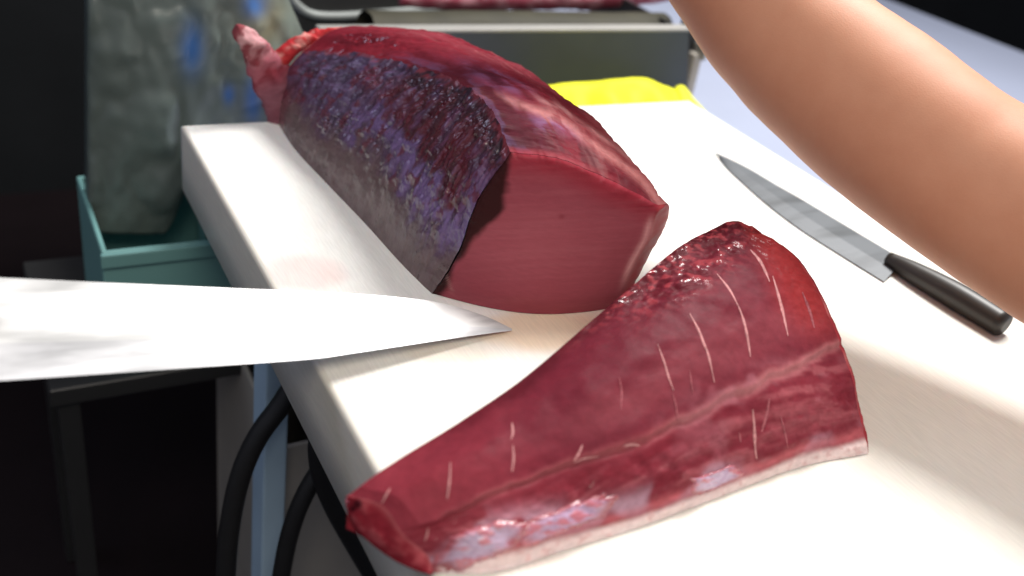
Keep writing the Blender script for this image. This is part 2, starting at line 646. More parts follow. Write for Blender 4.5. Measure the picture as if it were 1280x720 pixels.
    skin = skin + (skr[None, :] * sstep(0.05, 0.0, s))[..., None] * NOF
    top0 = top[0].copy()
    front = strip_shift(top[0]) * sstep(0, 0.02, top[0][:, 2])
    top = top - (front[None, :] * sstep(0.10, 0.0, s))[..., None] * NOF
    # ---- pigment, skin side
    w1 = (fbm(np.stack([s * 9 + 0 * ts, ts * 6 + 0 * s, 0 * s * ts + 1], -1), 4, 51) - 0.5)
    tw = ts + 0.28 * w1 + 0 * s
    sw = s + 0 * ts + 0.16 * w1
    taupe, purple, violet = np.array([0.125, 0.080, 0.084]), np.array([0.082, 0.044, 0.084]), np.array([0.160, 0.102, 0.250])
    maroon, black = np.array([0.095, 0.011, 0.018]), np.array([0.024, 0.012, 0.022])
    streak = fbm(np.stack([s * 30 + 0 * ts + 2.5 * w1, ts * 2.6 + 0 * s, 0 * s * ts + 4], -1), 4, 53)
    tv = tw + 0.35 * (streak - 0.5) + 0.13 * sstep(0.45, 0.08, s)
    c = np.ones((NS, nskin, 3)) * taupe
    c = mix(c, purple, sstep(0.22, 0.44, tv))
    c = mix(c, violet, 0.85 * sstep(0.34, 0.48, tv) * sstep(0.68, 0.54, tv) * sstep(0.78, 0.55, sw))
    c = mix(c, maroon, 0.95 * sstep(0.56, 0.68, tv) * sstep(0.72, 0.50, sw + 0.5 * (streak - 0.5)))
    c = mix(c, (0.085, 0.055, 0.115), 0.8 * sstep(0.56, 0.80, sw) * sstep(0.3, 0.5, tv))
    c = mix(c, (0.16, 0.05, 0.065), 0.7 * sstep(0.86, 0.97, sw) * sstep(0.75, 0.4, tw))
    c = mix(c, black, 0.80 * sstep(0.84, 0.96, tw) * sstep(0.72, 0.5, sw))
    c = mix(c, violet * 0.8, 0.30 * sstep(0.54, 0.66, streak) * sstep(0.5, 0.7, ts) * sstep(0.10, 0.25, s))
    c = mix(c, violet * 0.9, 0.6 * sstep(0.12, 0.02, sw) * sstep(0.25, 0.5, tw) * sstep(0.95, 0.7, tw))
    # dark furrows and pale ridges of the fibres, bloody flecks
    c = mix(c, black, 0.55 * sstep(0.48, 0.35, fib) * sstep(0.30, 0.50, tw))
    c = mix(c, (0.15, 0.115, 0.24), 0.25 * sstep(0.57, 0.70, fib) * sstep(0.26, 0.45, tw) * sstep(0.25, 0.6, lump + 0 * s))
    fl_ = fbm(np.stack([s * 40 + 0 * ts, ts * 12 + 0 * s, 0 * s * ts + 15], -1), 3, 61)
    c = mix(c, (0.11, 0.016, 0.028), 0.75 * sstep(0.57, 0.68, fl_) * sstep(0.25, 0.45, tw))
    c = mix(c, (0.085, 0.055, 0.056), 0.5 * sstep(0.48, 0.66, fl_) * sstep(0.40, 0.2, tw))
    c = mix(c, black, 0.7 * spots * sstep(0.52, 0.38, fine))
    c = mix(c, (0.22, 0.028, 0.042), 0.85 * sstep(0.92, 1.0, ts + 0.10 * w1) * sstep(0.45, 0.62, lump + 0 * s))
    skin_wet = 0.9 * spots + 0.25 * sstep(0.55, 0.72, fl_) * sstep(0.3, 0.5, ts)
    root = thing('tuna_loin', 'upright tuna block with dark violet skin and smooth cut face, at the board back',
                 'tuna', (0.38, 0.75, 0))
    # pull the front skin edge into the dark rim
    mesh('skin', skin.reshape(-1, 3), grid_faces(NS, nskin, flip=True), M['skin'], root, c, extra={'wet': skin_wet})
    # ---- pigment, red top
    red, pink, pale = np.array([0.165, 0.017, 0.028]), np.array([0.24, 0.048, 0.062]), np.array([0.62, 0.31, 0.30])
    deep = np.array([0.16, 0.012, 0.022])
    w2 = fbm(np.stack([s * 8 + 0 * tt, tt * 7 + 0 * s, 0 * s * tt + 2], -1), 4, 71) - 0.5
    st = fbm(np.stack([s * 3 + 0 * tt + 1.5 * w2, tt * 40 + 0 * s, 0 * s * tt + 2], -1), 3, 73)
    t2 = tt + 0.10 * w2 + 0 * s
    c = np.ones((NS, ntop, 3)) * red
    c = mix(c, deep, 0.85 * sstep(0.20, 0.02, t2) * (0.4 + 0.6 * sstep(0.8, 0.5, s + 0 * tt)))
    c = mix(c, pink, 0.45 * sstep(0.48, 0.72, l2) * sstep(0.1, 0.3, t2))
    px, py = proj(top)
    seam0 = np.interp(px, [560, 605, 640, 700, 760, 800, 826], [100, 118, 127, 150, 193, 222, 254])
    c = mix(c, (0.085, 0.009, 0.016), 0.85 * sstep(2, 16, py - seam0 + 12 * w2) * sstep(560, 610, px))
    # pale seam running the length near the shoulder
    seam = np.interp(px, [560, 605, 640, 700, 760, 800, 826], [100, 118, 127, 150, 193, 222, 254])
    ds = (py - seam) / (7 + 4 * vnoise(np.stack([px / 30, py / 30, 0 * px], -1), 5))
    c = mix(c, (0.46, 0.18, 0.175), 0.95 * np.exp(-(ds * 1.35) ** 2) * sstep(575, 615, px))
    c = mix(c, (0.50, 0.17, 0.17), 0.25 * sstep(0, 14, seam - py) * sstep(700, 760, px))
    ds2 = (py - seam + 16) / 4.0
    c = mix(c, pale, 0.45 * np.exp(-ds2 ** 2) * sstep(640, 690, px))
    vio = np.exp(-(((px - 620) / 34) ** 2 + ((py - 98 - (px - 620) * 0.4) / 10) ** 2)) + \
        np.exp(-(((px - 690) / 26) ** 2 + ((py - 158 - (px - 690) * 0.4) / 8) ** 2))
    c = mix(c, (0.23, 0.12, 0.25), np.clip(0.9 * vio, 0, 0.8) * sstep(0.35, 0.6, st + 0.15))
    c = mix(c, pale, 0.16 * sstep(0.60, 0.75, st) * sstep(0.15, 0.35, t2))
    c = mix(c, deep, 0.55 * sstep(0.50, 0.36, l3) * np.clip(tw_ + 0.2, 0, 1))
    top_wet = 1.0 * tw_ + 0.8 * np.exp(-((tt - 0.50) / 0.10) ** 2) * sstep(0.57, 0.66, l3) * sstep(0.15, 0.3, s)
    c = mix(c, (0.36, 0.10, 0.11), 0.5 * np.exp(-((tt - 0.60) / 0.05) ** 2) + 0 * s)
    mot = fbm(np.stack([s * 10 + 0 * tt, tt * 22 + 0 * s, 0 * s * tt + 3], -1), 4, 75)
    c = mix(c, deep * 1.2, 0.65 * sstep(0.52, 0.36, mot) * sstep(0.65, 0.2, tt))
    brk = sstep(0.20, 0.02, tt + 0.30 * (mot - 0.5)) * sstep(0.78, 0.60, s)
    c = mix(c, (0.055, 0.010, 0.018), 0.85 * brk)
    c = mix(c, (0.10, 0.075, 0.16), 0.45 * brk * sstep(0.52, 0.66, mot))
    c = mix(c, (0.30, 0.035, 0.05), 0.7 * sstep(0.035, 0.0, s) * sstep(0.5, 0.1, tt))
    # underside joins the base edges
    nb = 8
    under = np.array([[top[i, -1] * (1 - k / nb) + skin[i, 0] * (k / nb) for k in range(nb + 1)] for i in range(0, NS, 6)])
    V = np.vstack([top.reshape(-1, 3), under.reshape(-1, 3)])
    cc = np.vstack([c.reshape(-1, 3), np.tile(red, (under.shape[0] * under.shape[1], 1))])
    F = grid_faces(NS, ntop, flip=True) + grid_faces(under.shape[0], nb + 1, NS * ntop, flip=True)
    mesh('flesh', V, F, M['flesh'], root, cc, extra={'wet': np.concatenate([top_wet.ravel(), np.zeros(len(cc) - top_wet.size)])})

    # ---- cut caps
    def cap(i, name, mat, bulge, colour, rings=44):
        tp, sp = (flat_top, flat_skin) if i == 0 else (top[i], skin[i])
        lp = np.vstack([sp, tp[1:]])
        k = np.linspace(0, 1, 40)[1:-1, None]
        lp = np.vstack([lp, tp[-1] * (1 - k) + sp[0] * k])
        ragl = np.concatenate([skr, topr[1:], np.linspace(topr[-1], skr[0], 40)[1:-1]]) if i == 0 else np.zeros(len(lp))
        cen = lp.mean(0)
        V, n = [], len(lp)
        for r in range(rings + 1):
            f = (r / rings)
            V.append(lp * (1 - f) + cen * f)
        V = np.array(V)
        u = (lp[-39] - skin[i][0])
        U = np.linalg.norm(u)
        uu = np.clip(((V - skin[i][0]) @ (u / U)) / U, 0, 1)
        f = np.linspace(0, 1, rings + 1)[:, None]
        rimfade = sstep(0, 0.15, f)
        no = np.array([-0.386, -0.923, 0.0])
        back = strip_shift(V) * sstep(0, 0.02, V[..., 2]) if i == 0 else 0
        rnd = 0.0030 * np.sqrt(1 - (1 - np.clip(f / 0.09, 0, 1)) ** 2) * sstep(0, 0.02, V[..., 2])
        bow = rnd + bulge * np.sin(np.pi * uu) * np.exp(-(V[..., 2] / 0.075) ** 2)
        sh = fbm(V * 22, 3, 79) - 0.5
        V = V + (bow - back + ragl[None, :] * sstep(0.12, 0.0, f) + 0.004 * sh * rimfade)[..., None] * no
        V[..., 2] = np.maximum(V[..., 2], 0.0006)
        V = V.reshape(-1, 3)
        F = []
        for r in range(rings):
            for a in range(n):
                b = (a + 1) % n
                F.append((r * n + a, r * n + b, (r + 1) * n + b, (r + 1) * n + a))
        return mesh(name, V, F if i else F, mat, root, colour(V))

    def face_col(V):
        px, py = proj(V)
        P = np.stack([px / 60, py / 60, 0 * px], -1)
        w = fbm(P, 4, 81) - 0.5
        grain = fbm(np.stack([px / 90 + w, (py + 0.05 * px) / 3.2, 0 * px], -1), 3, 83)
        c = np.ones((len(V), 3)) * np.array([0.270, 0.056, 0.076])
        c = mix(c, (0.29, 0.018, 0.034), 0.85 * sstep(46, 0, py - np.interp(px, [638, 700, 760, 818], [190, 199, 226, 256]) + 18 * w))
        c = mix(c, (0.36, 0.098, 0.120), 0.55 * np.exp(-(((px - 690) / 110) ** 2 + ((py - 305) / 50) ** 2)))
        c = mix(c, (0.47, 0.17, 0.19), 0.07 * sstep(0.52, 0.72, grain))
        c = mix(c, (0.22, 0.03, 0.05), 0.08 * sstep(0.46, 0.30, grain))
        # belly strip right of the pale seam
        xs = np.interp(py, [190, 255, 275, 300, 325, 345, 365, 392], [840, 822, 815, 808, 793, 783, 775, 768])
        dx = px - xs + 5 * w
        c = mix(c, (0.36, 0.050, 0.060), 0.9 * sstep(0, 6, dx))
        c = mix(c, (0.60, 0.20, 0.19), 0.7 * sstep(12, 28, dx))
        c = mix(c, (0.66, 0.34, 0.34), 0.75 * np.exp(-((dx + 1) / 4.5) ** 2) * sstep(262, 285, py) * sstep(372, 330, py))
        # dark lateral muscle along the skin
        xl = np.interp(py, [190, 228, 245, 270, 300, 330, 350, 372], [640, 624, 606, 590, 570, 556, 550, 540])
        wd = np.interp(py, [190, 225, 240, 262, 285, 310, 335, 360, 372], [2, 5, 22, 29, 21, 16, 11, 6, 2])
        din = (px - xl) + 16 * w + 5 * (fbm(P * 6, 2, 87) - 0.5)
        c = mix(c, (0.024, 0.006, 0.006), 0.97 * sstep(wd + 9, wd - 3, din))
        c = mix(c, (0.42, 0.24, 0.22), 0.4 * np.exp(-((px - 560 - (py - 350) * 0.35) / 1.6) ** 2) * sstep(338, 348, py) * sstep(372, 362, py))
        c = mix(c, (0.20, 0.03, 0.04), 0.6 * np.exp(-(((px - 702) / 4) ** 2 + ((py - 271) / 3) ** 2)))
        return c

    def back_col(V):
        n = fbm(V * 60, 4, 91)
        return mix(np.ones((len(V), 3)) * np.array([0.35, 0.05, 0.06]), (0.55, 0.22, 0.22), sstep(0.45, 0.65, n))
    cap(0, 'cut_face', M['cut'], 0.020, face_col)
    cap(NS - 1, 'back_face', M['flesh'], -0.02, back_col, 16)

    # ---- torn strip standing up at the far left corner
    n, m = 70, 26
    cen = [(360, 152), (350, 122), (338, 94), (322, 68), (309, 48), (299, 30)]
    hw = [22, 26, 25, 18, 13, 9]
    Y0 = float(onz(346, 152)[1]) + 0.002
    P = crom([(*c_, h_) for c_, h_ in zip(cen, hw)], n)
    V, cl = [], []
    for i in range(n):
        f = i / (n - 1)
        tang = P[min(i + 1, n - 1), :2] - P[max(i - 1, 0), :2]
        tang /= np.linalg.norm(tang)
        nor = np.array([-tang[1], tang[0]])
        end = math.sqrt(max(0.02, 1 - max(0, (f - 0.86) / 0.14) ** 2))
        for k in range(m):
            a = 2 * math.pi * k / m
            h = P[i, 2] * end
            px_ = P[i, :2] + nor * h * math.cos(a)
            thick = 0.013 * end * (1 - 0.35 * f)
            w = ony(px_[0], px_[1], Y0) + np.array([0, 1.0, 0]) * thick * math.sin(a)
            V.append(w)
    V = np.array(V)
    nn = fbm(V * 90, 4, 101)
    V = V + ((nn - 0.5) * 0.015)[:, None] * np.array([0.7, -0.6, 0.4])
    ff = np.repeat(np.linspace(0, 1, n), m)
    aa = np.tile(np.cos(2 * np.pi * np.arange(m) / m), n)
    n4 = fbm(V * 70, 4, 103)
    cl = np.ones((len(V), 3)) * np.array([0.30, 0.09, 0.115])
    cl = mix(cl, (0.55, 0.32, 0.33), 0.9 * sstep(0.55, 0.85, ff + 0.5 * (n4 - 0.5)))
    cl = mix(cl, (0.17, 0.012, 0.022), 0.85 * sstep(0.50, 0.62, n4))
    cl = mix(cl, (0.16, 0.075, 0.10), 0.7 * sstep(0.55, 0.3, ff))
    F = []
    for i in range(n - 1):
        for k in range(m):
            k2 = (k + 1) % m
            F.append((i * m + k, i * m + k2, (i + 1) * m + k2, (i + 1) * m + k))
    F += [tuple(range(m))[::-1], tuple((n - 1) * m + k for k in range(m))]
    mesh('torn_strip', V, F, M['flesh'], root, cl)
    # ragged red edge between the strip and the block
    Pts = [(340, 84), (352, 72), (368, 58), (390, 47), (415, 41), (440, 38)]
    V, F = tube([ony(x, y, Y0 + 0.004) for x, y in Pts], [0.008, 0.010, 0.0085, 0.007, 0.006, 0.004], 18, 60)
    V = np.array(V)
    V = V + ((fbm(V * 120, 3, 111) - 0.5) * 0.014)[:, None] * np.array([0.3, -0.4, 0.9])
    n5 = fbm(V * 80, 3, 113)
    cl = mix(np.ones((len(V), 3)) * np.array([0.40, 0.03, 0.035]), (0.66, 0.30, 0.27), sstep(0.5, 0.68, n5))
    mesh('ragged_edge', V, F, M['flesh'], root, cl)
    return root


build_loin()


# ------------------------------------------------------------------ front wedge of tuna
def build_wedge():
    # landmarks of each section from base to ridge: (px, py, height)
    rows = [
        [(541, 717, 0.0), (534, 694, .010), (505, 668, .022), (478, 632, .030), (436, 619, .027)],
        [(620, 716, 0.0), (612, 682, .017), (592, 628, .034), (556, 592, .043), (500, 574, .037)],
        [(700, 691, 0.0), (694, 655, .019), (686, 590, .040), (664, 532, .054), (640, 484, .055)],
        [(800, 660, 0.0), (794, 620, .021), (784, 556, .046), (772, 462, .070), (760, 384, .077)],
        [(900, 622, 0.0), (892, 580, .024), (880, 514, .051), (862, 402, .082), (850, 309, .092)],
        [(1000, 585, 0.0), (988, 545, .026), (968, 472, .057), (932, 366, .088), (910, 278, .099)],
        [(1085, 568, 0.0), (1075, 510, .028), (1050, 430, .058), (998, 330, .088), (938, 284, .100)],
    ]
    keys = np.array([[onz(*q) for q in rw] for rw in rows])
    keys[:, 0, 2] = 0.0008
    NS, NT = 320, 220
    R3 = interp_rows(keys, NS)
    G = np.array([crom(rw, NT) for rw in R3])
    s = np.linspace(0, 1, NS)[:, None]
    t = np.linspace(0, 1, NT)[None, :]
    px, py = proj(G)
    # relief: soft lumps, ragged ridge, torn patch below the ridge, folds in the belly strip
    n1 = fbm(G * np.array([55, 70, 70]), 4, 121)
    n2 = fbm(G * 190, 3, 123)
    n3 = fbm(G * 420, 3, 125)
    cum = np.concatenate([np.zeros((NS, 1)), np.cumsum(np.linalg.norm(np.diff(G, axis=1), axis=2), axis=1)], 1)
    k2 = np.array([np.argmin(np.linalg.norm(G[i] - R3[i, 2], axis=1)) for i in range(NS)])[:, None] / (NT - 1)
    k2 = np.convolve(np.pad(k2[:, 0], 20, mode='edge'), np.ones(41) / 41, 'valid')[:, None]
    torn = np.exp(-(((px - 845) / 75) ** 2 + ((py - 350 + (px - 845) * 0.5) / 26) ** 2)) + \
        0.8 * sstep(0.90, 0.99, t) * sstep(0.38, 0.55, s) + 0.5 * np.exp(-(((px - 905) / 30) ** 2 + ((py - 300) / 16) ** 2))
    torn = np.clip(torn, 0, 1)
    endw = sstep(0.86, 0.97, s) * sstep(0.35, 0.6, t)
    up = np.array([-0.25, -0.55, 0.8])
    edge = np.minimum(1, s * 25) * sstep(0, 0.03, t)
    belly = sstep(k2, k2 - 0.15, t)
    n0 = fbm(G * np.array([22, 30, 30]), 3, 119)
    disp = (n0 - 0.5) * 0.0075 + (n1 - 0.5) * (0.0012 + 0.004 * belly) + (n1 - 0.5) * 0.010 * torn + (n2 - 0.5) * (0.0002 + 0.0026 * torn + 0.0025 * endw + 0.0012 * belly) + (n3 - 0.5) * 0.0008 * torn
    # step along the pale seam: upper muscle overlaps the belly strip
    seam_t = k2 + 0.03 * (fbm(np.stack([s * 14, 0 * s, 0 * s], -1), 3, 127) - 0.5) * 2
    disp = disp + 0.0016 * sstep(-0.012, 0.012, t - seam_t) - 0.0012 * np.exp(-((t - seam_t + 0.012) / 0.012) ** 2)
    # shallow muscle grooves crossing the face
    G = G + (disp * edge)[..., None] * up
    G[..., 2] = np.maximum(G[..., 2], 0.0006)
    # pigment
    base, dark, pinkr = np.array([0.118, 0.0130, 0.024]), np.array([0.065, 0.006, 0.011]), np.array([0.215, 0.032, 0.046])
    w = fbm(G * 45, 4, 131) - 0.5
    tw = t + 0.10 * w
    c = np.ones((NS, NT, 3)) * base
    c = mix(c, (0.22, 0.030, 0.044), 0.8 * sstep(0.42, 0.10, s + 0.15 * w))
    c = mix(c, dark, 0.75 * sstep(0.86, 0.98, tw) * sstep(0.15, 0.35, s))
    c = mix(c, (0.21, 0.045, 0.058), 0.6 * np.exp(-((tw - k2 - 0.15) / 0.10) ** 2) * sstep(0.3, 0.5, s))
    c = mix(c, pinkr, 0.65 * sstep(k2 + 0.03, k2 - 0.07, tw))
    str_ = fbm(np.stack([s * 7 + 2 * w, t * 28 + 0 * s, 0 * s * t], -1), 4, 133)
    c = mix(c, (0.36, 0.11, 0.125), 0.45 * sstep(0.52, 0.72, str_) * sstep(k2 + 0.08, k2 - 0.07, tw))
    c = mix(c, (0.14, 0.012, 0.021), 0.50 * sstep(0.47, 0.34, str_) * sstep(k2 + 0.05, k2 - 0.07, tw))
    c = mix(c, (0.52, 0.25, 0.26), 0.60 * np.exp(-((t - seam_t) / 0.013) ** 2) * sstep(0.50, 0.72, s + 0.3 * w) * sstep(0.3, 0.55, str_ + 0.2))
    c = mix(c, (0.40, 0.12, 0.13), 0.45 * np.exp(-((t - seam_t) / 0.02) ** 2) * sstep(0.05, 0.2, s))
    c = mix(c, (0.36, 0.035, 0.035), 0.7 * endw)
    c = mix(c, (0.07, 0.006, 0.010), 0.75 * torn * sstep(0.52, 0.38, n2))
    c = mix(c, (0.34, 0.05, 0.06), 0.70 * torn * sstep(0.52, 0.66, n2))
    # pale gut lining blotches on the belly strip
    pale = fbm(np.stack([s * 16 + 0 * t, t * 14 + 0 * s, 0 * s * t + 4], -1), 3, 137)
    c = mix(c, (0.36, 0.14, 0.17), 0.40 * sstep(0.52, 0.70, pale) * sstep(0.40, 0.30, t) * sstep(0.45, 0.8, s))
    # rind at the base: white fat
    rind = np.interp(px, [540, 600, 680, 760, 850, 920, 1000, 1090], [10, 29, 26, 20, 19, 18, 20, 22])
    yb = np.interp(px, [541, 620, 700, 800, 900, 1000, 1085], [718, 716, 691, 660, 622, 585, 566])
    hgt = (yb - py) + 9 * w
    c = mix(c, (0.80, 0.66, 0.64), 0.95 * sstep(rind, rind * 0.45, hgt) * sstep(0, 0.05, s))
    c = mix(c, (0.60, 0.16, 0.18), 0.55 * np.exp(-((hgt - rind * 1.15) / (rind * 0.35)) ** 2))
    lav = np.exp(-((hgt - rind * 1.7) / (rind * 0.75)) ** 2) * sstep(0.47, 0.60, fbm(np.stack([s * 9 + 0 * t, t * 5 + 0 * s, 0 * s * t + 6], -1), 3, 139)) * sstep(1.0, 0.8, s)
    c = mix(c, (0.46, 0.30, 0.38), 0.75 * lav)
    c = mix(c, (0.55, 0.22, 0.22), 0.35 * sstep(0.60, 0.72, n2) * sstep(rind, rind * 0.4, hgt))
    root = thing('tuna_wedge', 'long tapering wedge of deep red tuna with white sinew lines, at the board front',
                 'tuna', (0.4, 0.4, 0))
    # back flank and underside complete the flesh mesh
    nb = 24
    k = np.linspace(0, 1, nb + 1)[1:]
    ridge = G[:, -1]
    foot = ridge.copy()
    foot[:, 2] = 0.0008
    foot[:, :2] += np.array([0.004, -0.006])
    foot[:3, 0] += 0
    back = ridge[:, None] * (1 - k)[None, :, None] + foot[:, None] * k[None, :, None]
    bulge = np.sin(np.pi * k)[None, :, None] * ridge[:, 2][:, None, None] * np.array([0.03, 0.12, 0])
    back = back + bulge
    bn = fbm(back * 90, 3, 141)
    back = back + ((bn - 0.5) * 0.006 * (1 - np.abs(2 * k - 1))[None, :])[..., None] * np.array([0, 1, 0.2])
    full = np.concatenate([G, back, G[:, :1]], 1)
    mt = full.shape[1]
    cb = np.ones((NS, nb + 1, 3)) * np.array([0.16, 0.02, 0.03])
    cfull = np.concatenate([c, cb], 1)
    wet = np.concatenate([np.clip(0.9 * torn ** 2.5 * sstep(0.53, 0.64, n1) * sstep(0.45, 0.6, n2) + 0.1 * endw + 0.25 * sstep(0.58, 0.7, n2) * belly, 0, 1), np.zeros((NS, nb + 1))], 1)
    mesh('flesh', full.reshape(-1, 3), grid_faces(NS, mt, flip=True), M['flesh'], root, cfull, extra={'wet': wet})
    surf = BVHTree.FromPolygons([Vector(v) for v in full.reshape(-1, 3)], grid_faces(NS, mt))

    # left end: dark flat cut, between the first section and the outer contour
    outer = crom([onz(*q) for q in [(540, 719, .0006), (517, 712, .0006), (487, 697, .001), (453, 670, .004), (437, 645, .012), (432, 626, .020), (436, 619, .027)]], NT)
    m = 26
    kk = np.linspace(0, 1, m)
    E = G[0][None] * (1 - kk)[:, None, None] + outer[None] * kk[:, None, None]
    E = E + (np.sin(np.pi * kk) * 0.0016)[:, None, None] * np.array([-1, -0.3, 0.3])
    en = fbm(E * 110, 4, 151)
    E = E + ((en - 0.5) * 0.0035 * np.sin(np.pi * kk)[:, None])[..., None] * np.array([-0.6, -0.3, 0.6])
    ce = mix(np.ones(E.shape) * np.array([0.25, 0.022, 0.035]), (0.38, 0.07, 0.085), sstep(0.5, 0.7, en))
    ex, ey = proj(E)
    for (bx, by, br) in ((447, 630, 6), (462, 683, 4), (441, 636, 4)):
        ce = mix(ce, (0.03, 0.004, 0.008), 0.9 * np.exp(-(((ex - bx) / br) ** 2 + ((ey - by) / br) ** 2) ** 2))
    ce = mix(ce, (0.48, 0.14, 0.15), 0.6 * np.exp(-((kk[:, None] + 0 * ex) / 0.10) ** 2))
    # close its underside
    foot2 = E[-1].copy()
    inner2 = G[0].copy()
    inner2[:, 2] = 0.0005
    foot2 = foot2 * 0.65 + inner2 * 0.35
    foot2[:, 2] = np.maximum(0.0006, E[-1][:, 2] * 0.55)
    E2 = np.concatenate([E, foot2[None], inner2[None]], 0)
    ce2 = np.concatenate([ce, np.ones((2, NT, 3)) * np.array([0.2, 0.02, 0.03])], 0)
    mesh('end_face', E2.reshape(-1, 3), grid_faces(m + 2, NT), M['flesh'], root, ce2)
    # right end: cut cap
    lp = full[-1]
    cen = lp.mean(0)
    rings = 14
    V = np.array([lp * (1 - r / rings) + cen * (r / rings) for r in range(rings + 1)])
    V[1:, :, 0] += 0.004
    nV = fbm(V * 80, 3, 161)
    cV = mix(np.ones(V.shape) * np.array([0.32, 0.035, 0.045]), (0.5, 0.15, 0.15), sstep(0.5, 0.7, nV))
    mesh('far_cut_face', V.reshape(-1, 3), grid_faces(rings + 1, mt), M['flesh'], root, cV)

    def hit(x, y):
        d = ray(x, y)
        d = d / np.linalg.norm(d)
        h = surf.ray_cast(Vector(CAM), Vector(d))
        return h[0], h[1]

    # sinews: thin pale strips lying on the flesh
    def strip(name, pts, w_px, mat, colr, lift=0.0005, n=26, taper=True):
        P = crom(pts, n)
        V, cl = [], []
        for i in range(n):
            f = i / (n - 1)
            tg = P[min(i + 1, n - 1)] - P[max(i - 1, 0)]
            tg /= np.linalg.norm(tg) + 1e-9
            no = np.array([-tg[1], tg[0]])
            wj = w_px * (0.35 + 0.65 * math.sin(math.pi * min(1, max(0, f * 0.96 + 0.02)))) if taper else w_px
            wj *= 0.6 + 0.8 * float(vnoise(np.array([[f * 9 + pts[0][0], pts[0][1] * 0.37, 0.5]]), 3)[0])
            for k in (-1.0, -0.4, 0.4, 1.0):
                q = P[i] + no * wj * k
                h, nr = hit(*q)
                if h is None:
                    return None
                toc = (Vector(CAM) - h).normalized()
                V.append(h + toc * (lift if abs(k) < 0.9 else -0.0002))
                cl.append(np.array(colr) * (0.75 + 0.5 * rng.random()) if abs(k) < 0.9 else np.array(colr) * 0.5)
        return mesh(name, V, grid_faces(n, 4), M['flesh'], root, cl)

    pale_s = (0.50, 0.23, 0.23)
    faint = (0.32, 0.095, 0.11)
    sinews = [
        ([(938, 312), (950, 326), (958, 342), (962, 352)], 2.3, pale_s),
        ([(966, 345), (974, 372), (980, 396), (985, 420)], 2.2, pale_s),
        ([(896, 342), (912, 362), (924, 385)], 1.6, pale_s),
        ([(922, 380), (930, 402), (935, 425), (938, 446)], 2.1, pale_s),
        ([(862, 392), (873, 412), (880, 430), (886, 446), (893, 478)], 2.0, pale_s),
        ([(822, 430), (830, 452), (836, 472), (842, 488)], 1.6, pale_s),
        ([(841, 492), (845, 508), (847, 526)], 1.3, faint),
        ([(774, 472), (777, 490), (776, 512)], 1.5, faint),
        ([(640, 528), (641, 541), (639, 549)], 1.9, pale_s),
        ([(641, 556), (642, 572), (640, 590)], 1.8, pale_s),
        ([(563, 578), (562, 598), (559, 624)], 1.9, pale_s),
        ([(488, 610), (482, 620), (477, 630)], 1.6, pale_s),
        ([(728, 556), (724, 566), (717, 577)], 1.8, pale_s),
        ([(718, 578), (732, 573), (748, 571)], 1.4, pale_s),
        ([(780, 558), (790, 556), (800, 557)], 2.2, pale_s),
        ([(535, 660), (534, 668), (531, 677)], 1.5, pale_s),
        ([(862, 462), (864, 478), (866, 492)], 1.2, faint),
        ([(941, 512), (943, 535), (944, 560), (946, 574)], 2.4, pale_s),
        ([(962, 498), (958, 520), (952, 540)], 2.6, faint),
        ([(976, 520), (981, 540), (985, 560)], 1.6, faint),
        ([(924, 540), (925, 546), (926, 553)], 1.4, faint),
        ([(1003, 365), (1012, 388), (1018, 410)], 2.0, faint),
    ]
    for pts, wpx, colr in sinews:
        strip('sinew', pts, wpx, M['fat'], colr)

    # pale lavender membranes left on the base
    def patch(pts, colr, lift, seed):
        pts = np.array(pts, float)
        lp = crom(np.vstack([pts, pts[:1]]), 110)[:-1]
        cen = lp.mean(0)
        lp = cen + (lp - cen) * (0.80 + 0.55 * fbm(np.stack([lp[:, 0] / 9, lp[:, 1] / 9, 0 * lp[:, 0]], -1), 3, seed))[:, None]
        rings = 14
        V, cl = [], []
        for r in range(rings + 1):
            f = r / rings
            for q in lp * (1 - f) + cen * f:
                h, nr = hit(*q)
                while h is None:
                    q = q + (cen - q) * 0.15
                    h, nr = hit(*q)
                toc = (Vector(CAM) - h).normalized()
                nz = float(fbm(np.array([[q[0] / 16, q[1] / 7, seed]]), 3, seed)[0])
                V.append(h + toc * (lift * min(1, f * 5) * (0.5 + nz) - 0.0003 * (f == 0)))
                cl.append(mix(mix(np.array((0.34, 0.075, 0.095)), colr, np.array(float(sstep(0.0, 0.45, f + 0.5 * (nz - 0.5))))), (0.50, 0.13, 0.15), np.array(0.8 * float(sstep(0.54, 0.68, nz)))))
        n = len(lp)
        F = [(r * n + a, r * n + (a + 1) % n, (r + 1) * n + (a + 1) % n, (r + 1) * n + a) for r in range(rings) for a in range(n)]
        mesh('membrane', V, F, M['fat'], root, np.array(cl))
    patch([(545, 700), (562, 676), (600, 660), (642, 652), (660, 656), (646, 678), (608, 700), (568, 713)], (0.46, 0.35, 0.47), 0.0022, 3)
    patch([(655, 655), (690, 640), (730, 627), (765, 622), (760, 640), (722, 658), (682, 674), (655, 682)], (0.44, 0.31, 0.45), 0.0018, 5)
    patch([(866, 598), (880, 594), (896, 588), (916, 582), (926, 590), (915, 602), (893, 612), (868, 617)], (0.50, 0.38, 0.52), 0.0024, 7)
    return root


build_wedge()


